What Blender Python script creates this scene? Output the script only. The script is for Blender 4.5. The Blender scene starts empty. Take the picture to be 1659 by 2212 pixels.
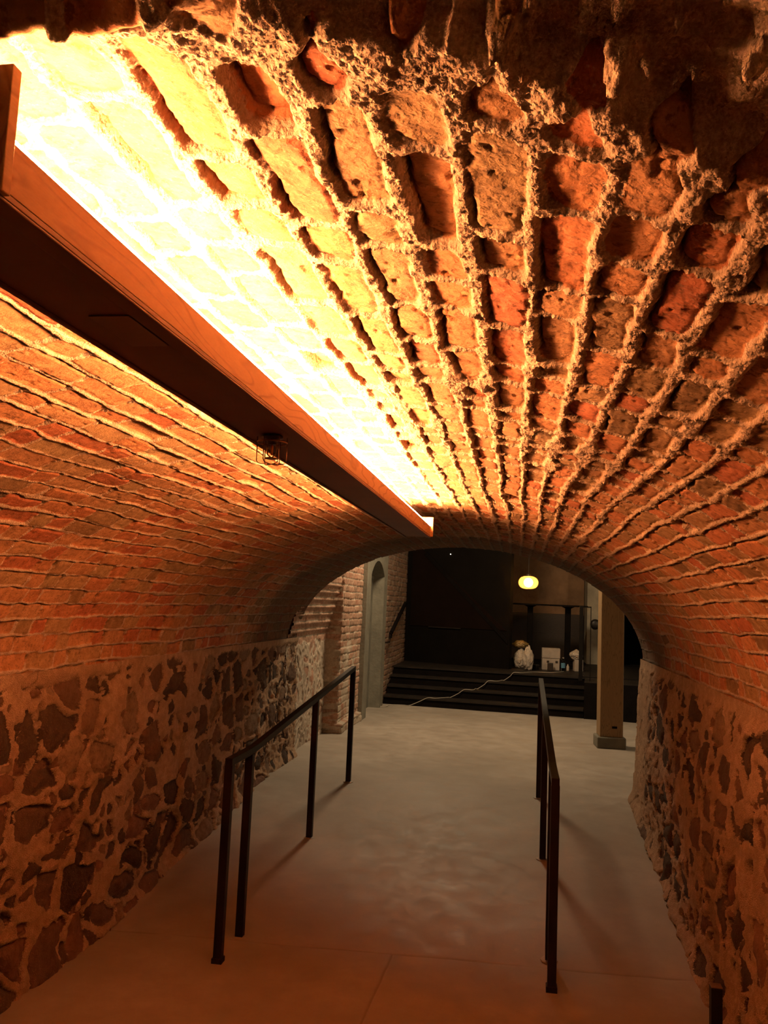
import bpy, bmesh, math, random
import numpy as np
from mathutils import Vector, Matrix, noise as mnoise
random.seed(7)
scene = bpy.context.scene
C = scene.collection

# ---------------------------------------------------------------- constants of the place (metres)
EYE = 1.6
Y0 = -1.6                    # tunnel starts behind the camera
RAMP0, RAMP1, LAND = 3.98, 6.58, 0.2275
CX, VA, VB, SPR = -0.515, 1.435, 0.845, 1.23      # vault: centre, half width, rise, springing height
HALL_Z = 4.0
def floor_z(y):
    return LAND*min(1, max(0, (y-RAMP0)/(RAMP1-RAMP0)))
def y_end(x):                # mouth of the tunnel is cut slightly askew
    return 6.52 + 0.25*(0.92-x)

# ---------------------------------------------------------------- numpy noise
def h2(ix, iy, seed):
    a = (ix.astype(np.int64)*374761393 + iy.astype(np.int64)*668265263 + seed*1442695041) & 0xFFFFFFFF
    a = ((a ^ (a >> 13))*1274126177) & 0xFFFFFFFF
    a = ((a ^ (a >> 15))*2246822519) & 0xFFFFFFFF
    a = a ^ (a >> 16)
    return (a & 0xFFFFFF)/float(0xFFFFFF)
def vn(x, y, seed=0):
    xi = np.floor(x); yi = np.floor(y); fx = x-xi; fy = y-yi
    fx = fx*fx*(3-2*fx); fy = fy*fy*(3-2*fy)
    xi = xi.astype(np.int64); yi = yi.astype(np.int64)
    a = h2(xi, yi, seed); b = h2(xi+1, yi, seed); c = h2(xi, yi+1, seed); d = h2(xi+1, yi+1, seed)
    return (a*(1-fx)+b*fx)*(1-fy) + (c*(1-fx)+d*fx)*fy
def fbm(x, y, seed=0, o=3):
    s = 0; A = 1; T = 0
    for k in range(o):
        s = s + A*vn(x*2**k+17*k, y*2**k-9*k, seed+k*31); T += A; A *= .5
    return s/T*2-1           # about -1..1
def sst(a, b, x):
    t = np.clip((x-a)/(b-a), 0, 1); return t*t*(3-2*t)
def smin(a, b, k):
    return -np.log(np.exp(-k*a)+np.exp(-k*b))/k

def brick_pattern(s, y, course, period, wb, wh, k, seed):
    """signed edge distance (negative in mortar), brick random, second random"""
    i = np.floor(s/course); f = s-i*course
    db = np.minimum(f, course-f)
    off = h2(i, i*0, seed)*period
    y2 = y+off
    p = np.floor(y2/period); g = y2-p*period
    r = h2(i, p, seed+5)
    sp = np.where(r < .4, .34, np.where(r < .75, .66, .5))*period
    side = (g > sp).astype(np.int64)
    dh = np.minimum(np.minimum(g, period-g), np.abs(g-sp))
    e = smin(db-wb*.5, dh-wh*.5, k)
    rid = h2(i*3+side, p, seed+11); rid2 = h2(i*3+side, p, seed+12)
    fx = (f/course-.5)
    return e, rid, rid2, fx

def worley(u, v, seed, jit=.85):
    ui = np.floor(u).astype(np.int64); vi = np.floor(v).astype(np.int64)
    F1 = np.full(u.shape, 9.); F2 = np.full(u.shape, 9.); ID = np.zeros(u.shape); ID2 = np.zeros(u.shape)
    for du in (-1, 0, 1):
        for dv in (-1, 0, 1):
            a = ui+du; b = vi+dv
            px = a+.5+(h2(a, b, seed)-.5)*jit; py = b+.5+(h2(a, b, seed+1)-.5)*jit
            w = .12*h2(a, b, seed+4)
            d = np.sqrt((u-px)**2+(v-py)**2)+w
            r = h2(a, b, seed+2); r2 = h2(a, b, seed+3)
            m = d < F1
            F2 = np.where(m, F1, np.minimum(F2, d))
            ID = np.where(m, r, ID); ID2 = np.where(m, r2, ID2); F1 = np.where(m, d, F1)
    return F1, F2, ID, ID2

# ---------------------------------------------------------------- materials
def new_mat(name):
    m = bpy.data.materials.new(name); m.use_nodes = True
    nt = m.node_tree; nt.nodes.clear()
    out = nt.nodes.new('ShaderNodeOutputMaterial'); b = nt.nodes.new('ShaderNodeBsdfPrincipled')
    nt.links.new(b.outputs[0], out.inputs[0])
    return m, nt, b, out
def N(nt, t, **kw):
    n = nt.nodes.new(t)
    for k, v in kw.items():
        if isinstance(v, (int, float, str, bool)) and hasattr(n, k): setattr(n, k, v)
    return n
def noise_node(nt, scale, detail=3, rough=.55, vec=None):
    n = nt.nodes.new('ShaderNodeTexNoise'); n.inputs['Scale'].default_value = scale
    n.inputs['Detail'].default_value = detail; n.inputs['Roughness'].default_value = rough
    if vec is not None: nt.links.new(vec, n.inputs['Vector'])
    return n
def mathn(nt, op, a, b=None, clamp=False):
    n = nt.nodes.new('ShaderNodeMath'); n.operation = op; n.use_clamp = clamp
    for i, v in enumerate((a, b)):
        if v is None: continue
        if isinstance(v, (int, float)): n.inputs[i].default_value = v
        else: nt.links.new(v, n.inputs[i])
    return n.outputs[0]
def mixc(nt, fac, a, b, blend='MIX'):
    n = nt.nodes.new('ShaderNodeMix'); n.data_type = 'RGBA'; n.blend_type = blend
    for sock, v in ((n.inputs[0], fac), (n.inputs[6], a), (n.inputs[7], b)):
        if isinstance(v, (int, float)): sock.default_value = v
        elif isinstance(v, tuple): sock.default_value = (*v, 1)[:4]
        else: nt.links.new(v, sock)
    return n.outputs[2]
def ramp(nt, fac, stops, interp='LINEAR'):
    n = nt.nodes.new('ShaderNodeValToRGB'); n.color_ramp.interpolation = interp
    el = n.color_ramp.elements
    while len(el) < len(stops): el.new(.5)
    for e, (p, c) in zip(el, stops): e.position = p; e.color = (*c, 1)
    if fac is not None: nt.links.new(fac, n.inputs[0])
    return n.outputs[0]
def rng(nt, v, a, b, c=0., d=1.):
    n = nt.nodes.new('ShaderNodeMapRange'); n.inputs[1].default_value = a; n.inputs[2].default_value = b
    n.inputs[3].default_value = c; n.inputs[4].default_value = d
    nt.links.new(v, n.inputs[0]); return n.outputs[0]
def attr(nt, name):
    n = nt.nodes.new('ShaderNodeAttribute'); n.attribute_name = name; return n.outputs['Fac']
def objco(nt):
    return nt.nodes.new('ShaderNodeTexCoord').outputs['Object']

def simple(name, col, rough=.6, metal=0., var=.12, nscale=8., bump=0., bscale=60., spec=.5):
    m, nt, b, out = new_mat(name)
    co = objco(nt); n = noise_node(nt, nscale, 4, .6, co)
    c2 = tuple(max(0, c*(1-var*2)) for c in col); c3 = tuple(min(1, c*(1+var)) for c in col)
    nt.links.new(ramp(nt, n.outputs[0], [(.3, c2), (.7, c3)]), b.inputs['Base Color'])
    b.inputs['Roughness'].default_value = rough; b.inputs['Metallic'].default_value = metal
    b.inputs['Specular IOR Level'].default_value = spec
    if bump:
        n2 = noise_node(nt, bscale, 4, .6, co); bp = nt.nodes.new('ShaderNodeBump')
        bp.inputs['Strength'].default_value = bump; bp.inputs['Distance'].default_value = .01
        nt.links.new(n2.outputs[0], bp.inputs['Height']); nt.links.new(bp.outputs[0], b.inputs['Normal'])
    return m

def masonry(name, stops, mortar_a, mortar_b, grit=.003, edge=.55, rough=.9):
    """attributes: m = mortar mask, rnd = unit random, dirt = stain, and on the vault painted shade"""
    m, nt, b, out = new_mat(name)
    co = objco(nt)
    fine = noise_node(nt, 190, 3, .6, co).outputs[0]
    med = noise_node(nt, 28, 4, .6, co).outputs[0]
    big = noise_node(nt, 3.2, 3, .5, co).outputs[0]
    mm = attr(nt, 'm')
    f = mathn(nt, 'ADD', mm, mathn(nt, 'MULTIPLY', mathn(nt, 'SUBTRACT', fine, .5), edge))
    f = mathn(nt, 'ADD', f, mathn(nt, 'MULTIPLY', mathn(nt, 'SUBTRACT', med, .5), edge*.9))
    fac = rng(nt, f, .38, .62)
    br = ramp(nt, attr(nt, 'rnd'), stops)
    br = mixc(nt, rng(nt, med, .35, .7), mixc(nt, 1., br, (.62, .58, .56), 'MULTIPLY'), br)
    br = mixc(nt, rng(nt, fine, .60, .72, 0, .4), br, mortar_b)
    br = mixc(nt, rng(nt, noise_node(nt, 75, 3, .7, co).outputs[0], .36, .46, .55, 0), br, (.09, .05, .03))
    mo = mixc(nt, rng(nt, big, .35, .65), mortar_a, mortar_b)
    mo = mixc(nt, rng(nt, fine, .3, .6, .55, 0.), mo, (mortar_a[0]*.35, mortar_a[1]*.32, mortar_a[2]*.3))
    mo = mixc(nt, rng(nt, med, .42, .62, .5, 0.), mo, (mortar_a[0]*.45, mortar_a[1]*.42, mortar_a[2]*.4))
    col = mixc(nt, fac, br, mo)
    col = mixc(nt, attr(nt, 'dirt_shade'), col, (.035, .022, .014))
    nt.links.new(col, b.inputs['Base Color'])
    b.inputs['Roughness'].default_value = rough; b.inputs['Specular IOR Level'].default_value = .25
    vo = nt.nodes.new('ShaderNodeTexVoronoi'); vo.inputs['Scale'].default_value = 230; nt.links.new(co, vo.inputs['Vector'])
    hgt = mathn(nt, 'ADD', mathn(nt, 'MULTIPLY', fine, mathn(nt, 'ADD', mathn(nt, 'MULTIPLY', fac, 1.0), .9)),
                mathn(nt, 'MULTIPLY', mathn(nt, 'MULTIPLY', vo.outputs['Distance'], fac), -.8))
    hgt = mathn(nt, 'ADD', hgt, mathn(nt, 'MULTIPLY', med, 1.2))
    bp = nt.nodes.new('ShaderNodeBump'); bp.inputs['Strength'].default_value = .8; bp.inputs['Distance'].default_value = grit
    nt.links.new(hgt, bp.inputs['Height']); nt.links.new(bp.outputs[0], b.inputs['Normal'])
    return m

BRICKS = [(0., (.30, .185, .095)), (.06, (.37, .25, .13)), (.22, (.42, .26, .135)), (.4, (.48, .25, .125)),
          (.6, (.53, .25, .115)), (.82, (.51, .20, .095)), (1., (.45, .145, .075))]
M_vault = masonry('vault_brick', BRICKS, (.60, .46, .34), (.52, .39, .29), .003)
M_hallbrick = masonry('hall_brick', [(0., (.42, .28, .20)), (.35, (.55, .35, .25)), (.7, (.62, .39, .28)), (1., (.54, .29, .20))],
                      (.72, .62, .50), (.62, .52, .41), .003)
STONES = [(0., (.045, .03, .022)), (.3, (.085, .055, .038)), (.55, (.15, .09, .06)), (.75, (.21, .11, .075)), (.9, (.25, .17, .11)), (1., (.33, .24, .16))]
M_stone = masonry('rubble_stone', STONES, (.68, .47, .31), (.48, .32, .20), .008, .95)

def m_concrete():
    m, nt, b, out = new_mat('floor_concrete')
    co = objco(nt)
    n1 = noise_node(nt, 1.1, 5, .6, co).outputs[0]; n2 = noise_node(nt, 7, 5, .65, co).outputs[0]; n3 = noise_node(nt, 120, 3, .6, co).outputs[0]
    c = mixc(nt, rng(nt, n1, .35, .65), (.28, .245, .205), (.40, .36, .31))
    c = mixc(nt, rng(nt, n2, .35, .7, .55, 0), c, (.24, .205, .165))
    c = mixc(nt, rng(nt, n3, .6, .75, 0, .15), c, (.16, .14, .12))
    c = mixc(nt, attr(nt, 'm'), c, (.10, .08, .065))
    nt.links.new(c, b.inputs['Base Color'])
    nt.links.new(rng(nt, n2, .3, .7, .5, .75), b.inputs['Roughness'])
    b.inputs['Specular IOR Level'].default_value = .35
    bp = nt.nodes.new('ShaderNodeBump'); bp.inputs['Strength'].default_value = .35; bp.inputs['Distance'].default_value = .004
    nt.links.new(mathn(nt, 'ADD', n2, mathn(nt, 'MULTIPLY', n3, .3)), bp.inputs['Height']); nt.links.new(bp.outputs[0], b.inputs['Normal'])
    return m
M_floor = m_concrete()

def m_wood(name, c1, c2, scale=(2, 2, 2), ring=3.5, rough=.55, axis='Y'):
    m, nt, b, out = new_mat(name)
    co = objco(nt)
    mp = nt.nodes.new('ShaderNodeMapping'); nt.links.new(co, mp.inputs[0]); mp.inputs['Scale'].default_value = scale
    n = noise_node(nt, ring, 2, .4, mp.outputs[0]).outputs[0]
    r = mathn(nt, 'FRACT', mathn(nt, 'MULTIPLY', n, 11.))
    g = noise_node(nt, 60, 3, .6, mp.outputs[0]).outputs[0]
    c = ramp(nt, r, [(0., c2), (.12, c1), (.8, c1), (1., c2)])
    c = mixc(nt, rng(nt, g, .3, .7, .3, 0), c, c2)
    nt.links.new(c, b.inputs['Base Color']); b.inputs['Roughness'].default_value = rough
    return m
M_ply = m_wood('plywood', (.55, .35, .18), (.30, .165, .075), (9, 1.6, 9), 1.5, .5)
M_pine = m_wood('pillar_timber', (.27, .18, .09), (.17, .11, .055), (7, 7, .8), 3., .65)
M_black = simple('black_metal', (.005, .004, .0035), .5, .0, .1, 20, spec=.22)
M_beamdark = simple('dark_painted_panel', (.15, .075, .045), .55, 0, .12, 5)
M_beamplate = simple('dark_cover_plate', (.20, .12, .08), .5, 0, .1, 5)
M_stage = simple('black_stained_wood', (.006, .0045, .004), .7, 0, .2, 6, .15, 30, .08)
M_tread = simple('worn_dark_tread', (.020, .015, .012), .55, 0, .25, 9, .15, 30, .3)
M_partition = simple('matt_black_wall', (.006, .0045, .0035), .9, 0, .15, 3, spec=.1)
M_partred = simple('dark_curtain', (.009, .004, .0025), .9, 0, .15, 3, spec=.1)
M_plaster = simple('old_plaster', (.42, .37, .28), .9, 0, .14, 4, .5, 25)
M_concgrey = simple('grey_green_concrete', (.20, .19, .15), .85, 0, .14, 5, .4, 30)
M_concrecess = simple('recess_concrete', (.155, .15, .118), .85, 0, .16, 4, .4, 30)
M_endplaster = simple('rough_plaster', (.40, .31, .23), .9, 0, .15, 6, .8, 40)
M_bag = simple('white_plastic', (.46, .40, .34), .45, 0, .08, 20, .5, 50)
M_carton = simple('white_cardboard', (.36, .31, .27), .8, 0, .08, 14)
M_cord = simple('white_rubber', (.42, .38, .32), .5, 0, .04, 20)
M_panel = m_wood('dark_lower_wall', (.055, .033, .021), (.03, .018, .012), (1, 1, 6), 3, .5)
M_brownplaster = simple('brown_stained_brick', (.30, .17, .09), .85, 0, .2, 3, .8, 18)
M_steelrod = simple('wire_steel', (.30, .20, .14), .35, .7, .05, 20)
M_sprinkred = simple('sprinkler_bulb', (.75, .25, .06), .15, 0, .05, 30)
M_brass = simple('aged_brass', (.45, .30, .14), .35, .6, .1, 30)
M_darkthing = simple('dark_plastic', (.03, .024, .02), .4)
M_bundle = simple('amber_plastic', (.20, .13, .045), .25, 0, .1, 20)
M_blue = simple('blue_label', (.10, .26, .42), .4)

def m_emit(name, col, strength):
    m = bpy.data.materials.new(name); m.use_nodes = True; nt = m.node_tree; nt.nodes.clear()
    o = nt.nodes.new('ShaderNodeOutputMaterial'); e = nt.nodes.new('ShaderNodeEmission')
    e.inputs[0].default_value = (*col, 1); e.inputs[1].default_value = strength
    nt.links.new(e.outputs[0], o.inputs[0]); return m
LED = (1., .365, .118)
M_led = m_emit('amber_led_strip', LED, 430.)
def led_profile():            # the diffuser is brightest over the diodes, dim along its foot
    nt = M_led.node_tree; e = [n for n in nt.nodes if n.type == 'EMISSION'][0]
    g = nt.nodes.new('ShaderNodeNewGeometry'); sp = nt.nodes.new('ShaderNodeSeparateXYZ'); nt.links.new(g.outputs['True Normal'], sp.inputs[0])
    nt.links.new(rng(nt, sp.outputs[2], .0, .7, 370., 760.), e.inputs[1])
led_profile()
M_bulb = m_emit('warm_bulb', (1., .72, .36), 60.)
M_dot = m_emit('indicator_led', (1., .9, .75), 12.)

def m_glass(name, col, rough=.05, alpha=.6):
    m, nt, b, out = new_mat(name)
    b.inputs['Base Color'].default_value = (*col, 1); b.inputs['Roughness'].default_value = rough
    b.inputs['Transmission Weight'].default_value = 1.; b.inputs['IOR'].default_value = 1.15
    return m
def m_shade():
    m = bpy.data.materials.new('amber_glass'); m.use_nodes = True; nt = m.node_tree; nt.nodes.clear()
    o = nt.nodes.new('ShaderNodeOutputMaterial'); tr = nt.nodes.new('ShaderNodeBsdfTransparent'); tr.inputs[0].default_value = (1., .90, .66, 1)
    tl = nt.nodes.new('ShaderNodeBsdfTranslucent'); tl.inputs[0].default_value = (1., .62, .18, 1)
    gl = nt.nodes.new('ShaderNodeBsdfGlossy'); gl.inputs['Roughness'].default_value = .1; gl.inputs[0].default_value = (1., .8, .5, 1)
    fr = nt.nodes.new('ShaderNodeFresnel'); fr.inputs[0].default_value = 1.5
    a = nt.nodes.new('ShaderNodeMixShader'); a.inputs[0].default_value = .25; nt.links.new(tr.outputs[0], a.inputs[1]); nt.links.new(tl.outputs[0], a.inputs[2])
    b = nt.nodes.new('ShaderNodeMixShader'); nt.links.new(fr.outputs[0], b.inputs[0]); nt.links.new(a.outputs[0], b.inputs[1]); nt.links.new(gl.outputs[0], b.inputs[2])
    nt.links.new(b.outputs[0], o.inputs[0]); return m
M_amber = m_shade()
M_clear = m_glass('clear_plastic', (.8, .85, .85), .1)

# ---------------------------------------------------------------- mesh helpers
def tag(o, label=None, cat=None, group=None, kind=None):
    if label: o['label'] = label
    if cat: o['category'] = cat
    if group: o['group'] = group
    if kind: o['kind'] = kind
    return o
def empty(name, loc, label, cat, group=None, rz=0.):
    o = bpy.data.objects.new(name, None); o.empty_display_size = .1; C.objects.link(o)
    o.location = loc; o.rotation_euler = (0, 0, rz); return tag(o, label, cat, group)
def link(name, me, mat, parent=None, smooth=False):
    o = bpy.data.objects.new(name, me); C.objects.link(o)
    for m in (mat if isinstance(mat, (list, tuple)) else [mat]): me.materials.append(m)
    if smooth: me.polygons.foreach_set('use_smooth', [True]*len(me.polygons))
    if parent: o.parent = parent
    return o
def obj(name, bm, mat, parent=None, smooth=False):
    bmesh.ops.recalc_face_normals(bm, faces=bm.faces)
    me = bpy.data.meshes.new(name); bm.to_mesh(me); bm.free()
    return link(name, me, mat, parent, smooth)
def box(bm, x0, x1, y0, y1, z0, z1, bev=0., mi=0):
    r = bmesh.ops.create_cube(bm, size=1)
    for v in r['verts']:
        v.co = Vector(((x0+x1)/2+v.co.x*(x1-x0), (y0+y1)/2+v.co.y*(y1-y0), (z0+z1)/2+v.co.z*(z1-z0)))
    fs = {f for v in r['verts'] for f in v.link_faces}
    for f in fs: f.material_index = mi
    if bev:
        es = list({e for v in r['verts'] for e in v.link_edges})
        bmesh.ops.bevel(bm, geom=es, offset=bev, segments=2, affect='EDGES', profile=.5)
    return r['verts']
def tube(bm, pts, r, seg=8, square=False, closed=False):
    """sweep a round or square section along points"""
    pts = [Vector(p) for p in pts]; rings = []
    n = len(pts)
    for i, p in enumerate(pts):
        if closed: a = pts[(i-1) % n]; b = pts[(i+1) % n]
        else: a = pts[max(0, i-1)]; b = pts[min(n-1, i+1)]
        t = (b-a).normalized()
        up = Vector((0, 0, 1)) if abs(t.z) < .95 else Vector((1, 0, 0))
        s = t.cross(up).normalized(); u = s.cross(t).normalized()
        k = 1.
        if 0 < i < n-1 and not closed:
            t1 = (p-a).normalized(); c = max(.5, t1.dot(t)); k = 1/c
        ring = []
        if square:
            for (q, w) in ((1, 1), (-1, 1), (-1, -1), (1, -1)):
                ring.append(bm.verts.new(p+s*q*r+u*w*r*k))
        else:
            for j in range(seg):
                an = 2*math.pi*j/seg; ring.append(bm.verts.new(p+(s*math.cos(an)+u*math.sin(an))*r))
        rings.append(ring)
    m = len(rings[0])
    for i in range(n if closed else n-1):
        A = rings[i]; B = rings[(i+1) % n]
        for j in range(m): bm.faces.new((A[j], A[(j+1) % m], B[(j+1) % m], B[j]))
    if not closed:
        bm.faces.new(rings[0][::-1]); bm.faces.new(rings[-1])
def lathe(bm, prof, c=(0, 0, 0), seg=28, cap=True):
    rings = []
    for r, z in prof:
        rings.append([bm.verts.new((c[0]+r*math.cos(2*math.pi*j/seg), c[1]+r*math.sin(2*math.pi*j/seg), c[2]+z)) for j in range(seg)])
    for A, B in zip(rings, rings[1:]):
        for j in range(seg): bm.faces.new((A[j], A[(j+1) % seg], B[(j+1) % seg], B[j]))
    if cap:
        bm.faces.new(rings[0][::-1]); bm.faces.new(rings[-1])
def prism(bm, poly, axis, a, b):
    """extrude a 2D polygon along an axis"""
    def P(u, v, w): return {'x': (w, u, v), 'y': (u, w, v), 'z': (u, v, w)}[axis]
    A = [bm.verts.new(P(u, v, a)) for u, v in poly]; B = [bm.verts.new(P(u, v, b)) for u, v in poly]
    n = len(poly); bm.faces.new(A[::-1]); bm.faces.new(B)
    for i in range(n): bm.faces.new((A[i], A[(i+1) % n], B[(i+1) % n], B[i]))

def grid_mesh(name, P, mat, attrs=None, flip=False, smooth=True):
    """P: (rows, cols, 3) positions"""
    R, Q = P.shape[:2]
    me = bpy.data.meshes.new(name)
    me.vertices.add(R*Q); me.vertices.foreach_set('co', P.reshape(-1).astype(np.float32))
    i = np.arange(R*Q).reshape(R, Q)
    q = np.stack([i[:-1, :-1], i[:-1, 1:], i[1:, 1:], i[1:, :-1]], -1).reshape(-1, 4)
    if flip: q = q[:, ::-1]
    nf = len(q)
    me.loops.add(nf*4); me.loops.foreach_set('vertex_index', q.reshape(-1).astype(np.int32))
    me.polygons.add(nf); me.polygons.foreach_set('loop_start', np.arange(0, nf*4, 4, dtype=np.int32))
    me.polygons.foreach_set('loop_total', np.full(nf, 4, dtype=np.int32))
    if smooth: me.polygons.foreach_set('use_smooth', np.ones(nf, dtype=bool))
    for k, v in (attrs or {}).items():
        a = me.attributes.new(k, 'FLOAT', 'POINT'); a.data.foreach_set('value', v.reshape(-1).astype(np.float32))
    me.update(calc_edges=True); me.validate()
    return link(name, me, mat)

def rows_log(y0, y1, k, near=.3, cmin=.0016, cmax=.02):
    out = [y0]
    while out[-1] < y1:
        y = out[-1]
        d = .03 if y < near else min(cmax, max(cmin, k*y))
        out.append(y+d)
    out[-1] = y1
    return np.array(out)

# ---------------------------------------------------------------- the vault
def build_vault():
    # arc length table of the half ellipse, from left springing (s<0) to right (s>0), crown s=0
    th = np.linspace(math.pi+.02, -.02, 6000)
    ex = CX+VA*np.cos(th); ez = SPR+VB*np.sin(th)
    sl = np.concatenate([[0], np.cumsum(np.hypot(np.diff(ex), np.diff(ez)))])
    s0 = np.interp(CX, ex, sl); sl = sl-s0
    # column spacing: fine on the crown, coarser at the flanks
    cols = []; s = sl[0]
    while s < sl[-1]:
        cols.append(s); s += .0026 if -.35 < s < .95 else (.0034 if -.9 < s < 1.3 else .0045)
    cols.append(sl[-1]); cols = np.array(cols)
    t = np.interp(cols, sl, th)
    bx = CX+VA*np.cos(t); bz = SPR+VB*np.sin(t)
    nx = np.cos(t)/VA; nz = np.sin(t)/VB; L = np.hypot(nx, nz); nx /= L; nz /= L
    rows = rows_log(Y0, 7.3, .0036, .42, .0022, .019)
    S, Y = np.meshgrid(cols, rows)
    # squeeze rows so every column ends on the askew mouth
    ye = y_end(bx)+.02*fbm(cols*9, cols*0+3.3, 88, 2)
    blend = np.clip((Y-5.)/(7.3-5.), 0, 1)
    Y = Y*(1-blend)+(5+(ye[None, :]-5)*blend)*blend if False else np.where(Y > 5, 5+(Y-5)*((ye[None, :]-5)/(7.3-5)), Y)
    w1 = fbm(Y*1.1, S*2.2, 3, 2); w2 = fbm(Y*4.5, S*6, 9, 2); w3 = fbm(Y*16, S*16, 13, 2)
    s2 = S+.014*w1+.007*w2+(.0035+.0035*sst(-.3, -.7, S))*w3
    y2 = Y+.016*fbm(Y*3+5, S*7, 21, 2)+.006*fbm(Y*15, S*15, 23, 2)
    right = sst(-.15, .15, S)*(1-.8*sst(.75, 1.15, S))        # fat squeezed joints right of the light
    wid = .35+.65*right
    wn = fbm(Y*6, S*7, 31, 3); wn2 = fbm(Y*2.2, S*3.1, 37, 2)
    wb = .007+.0135*wid*(1+.8*wn)+.005*wn2
    wh = .004+.009*wid*(1+.9*fbm(Y*7+9, S*6, 41, 2))
    e, r1, r2, fx = brick_pattern(s2, y2, .0745, .315, wb, wh, 230-100*right, 5)
    e = e-.015*sst(.22, .7, fbm(Y*3.4, S*5.0, 51, 4))*(.45+.55*right)
    # broad daub of mortar running across the crown close to the near end; beyond it the brickwork has fallen away
    yb = np.interp(S, [-.6, .3, .5, .57, .63, .71, 1.3], [.50, .575, .60, .63, .66, .70, .82])+.016*fbm(S*9., S*0+1, 61, 3)
    e = e-.03*np.exp(-((Y-yb-.022)/.020)**2)*(.75+.4*fbm(S*9, Y*9, 62, 2))*sst(.1, .35, S)
    lost = sst(yb+.004, yb-.016, Y)*sst(.25, .42, S)
    e = e-.03*lost*sst(-.25, .2, fbm(S*8, Y*10, 63, 3))
    en = .0035*fbm(Y*55, S*55, 71, 3)+.0016*vn(Y*190, S*190, 72)-.0008
    e = e+en*(.5+.8*wid)
    m = sst(.0022, -.0022, e)
    prof = sst(.001, -.006, e)
    lum = .5+.5*fbm(Y*14, S*14, 81, 3)
    near = (Y > .3) & (Y < 4.)
    grit = np.full(Y.shape, .5); a_, b_, c_, d_ = worley(Y[near]*175, S[near]*175, 90); grit[near] = np.clip(1.15-1.25*a_, 0, 1)*(.6+.4*c_)
    amp = (.0042+.0040*right)*(.25+1.0*lum+.5*fbm(Y*48, S*48, 82, 2))
    disp = prof*amp + m*(.0050*(grit-.5)+.0018*fbm(Y*55, S*55, 93, 2))*(.55+.6*wid)
    brickh = (r2-.55)*.008+(r1-.5)*fx*.012+.0016*fbm(Y*34, S*34, 95, 3)+.0012*fbm(Y*110, S*110, 96, 3)-.004*sst(.45, .8, fbm(Y*60, S*60, 94, 2))
    hole = (r2 > .97)*(.4+.6*r1)*.026
    edgegap = np.exp(-((e-.0018)/.0028)**2)*.013*sst(-.35, .25, fbm(Y*9, S*12, 97, 3))*np.where((fx > 0) == (S < 0), 1., .15)
    disp = disp+(1-m)*(brickh-hole)-edgegap
    disp = disp+.010*fbm(Y*1.6, S*1.8, 99, 2)
    disp = disp-lost*(.060+.014*fbm(S*22, Y*22, 64, 3)-.016*m)
    spk = sst(.05, .55, fbm(S*34, Y*40, 65, 4)+.55*fbm(S*5, Y*5, 66, 2))
    disp = disp+lost*spk*.052*sst(yb-.20, yb-.02, Y)
    disp = disp+.040*np.exp(-((Y-.553-.012*fbm(S*20, Y*20, 67, 3))/.016)**2)*sst(.30, .16, S)  # added mortar ridge over the end board, blocks strip light towards the camera
    ring = sst(5.2, 5.75, Y+.25*fbm(S*2.2, Y*2, 68, 3)-.25*(.92-(CX+S))*.6)      # last stretch skimmed smooth; the shade near the mouth is put into its colour
    disp = disp*(1-.62*ring)
    X = bx[None, :]-nx[None, :]*disp; Z = bz[None, :]-nz[None, :]*disp
    dirt_shade = .25*sst(.35, .9, fbm(Y*.9, S*1.4, 101, 4))+.18*(r1 < .04)*(1-m)+.9*edgegap/.013*(1-m*.6)  # stains, plus ridge shade painted into joint gaps facing away from the strip
    dirt_shade = np.clip(dirt_shade, 0, .95); dirt_shade = dirt_shade+(1-dirt_shade)*.70*ring
    o = grid_mesh('ceiling', np.stack([X, Y, Z], -1), M_vault, {'m': m, 'rnd': r1, 'dirt_shade': dirt_shade})
    tag(o, kind='structure'); o['label'] = 'low barrel vault of rough brick with squeezed mortar joints'
build_vault()

# ---------------------------------------------------------------- side walls of rubble
def rubble(Yc, Zc, seed, size=.19, dens=.0):
    u = Yc/size+.45*fbm(Yc*3.2, Zc*3.2, seed, 3); v = Zc/(size*.78)+.40*fbm(Yc*3+7, Zc*3.2, seed+7, 3)
    F1, F2, ID, ID2 = worley(u, v, seed)
    u2 = Yc/(size*.42)+.3*fbm(Yc*6, Zc*6, seed+60, 2); v2 = Zc/(size*.36)+.3*fbm(Yc*6+3, Zc*6, seed+61, 2)
    G1, G2, JD, JD2 = worley(u2, v2, seed+80)
    gap = .13+.16*(.5+.5*fbm(Yc*2.3, Zc*2.3, seed+9, 2))+dens
    e = (F2-F1-gap)*size*.5
    e = np.where(ID2 > .80-dens, -.03, e)                     # some cells are nothing but mortar
    esm = (G2-G1-.28-dens)*size*.42*.5
    esm = np.where(JD2 > .55-dens, -.03, esm)
    e = np.where((e < -.004) & (esm > e), esm, e)
    small = (e == esm)
    rid = np.where(small, JD, ID); rid2 = np.where(small, JD2*1.8, ID2)
    e = e+.011*fbm(Yc*20, Zc*20, seed+11, 4)
    m = sst(.003, -.003, e)
    dome = sst(0, .05, e)
    n1 = fbm(Yc*9, Zc*9, seed+13, 4); n2 = fbm(Yc*40, Zc*40, seed+14, 3)
    h = (1-m)*(dome*.016+(rid2-.45)*.028+.009*n1+.004*n2)+m*(.012+.016*fbm(Yc*7, Zc*7, seed+15, 3)+.009*n2)
    crack = np.exp(-((e-.001)/.0035)**2)*sst(-.15, .45, fbm(Yc*6, Zc*6, seed+16, 3))
    h = h-crack*.014
    h = h+.02*fbm(Yc*1.3, Zc*1.6, seed+17, 2)
    return m, rid, h, crack

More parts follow.
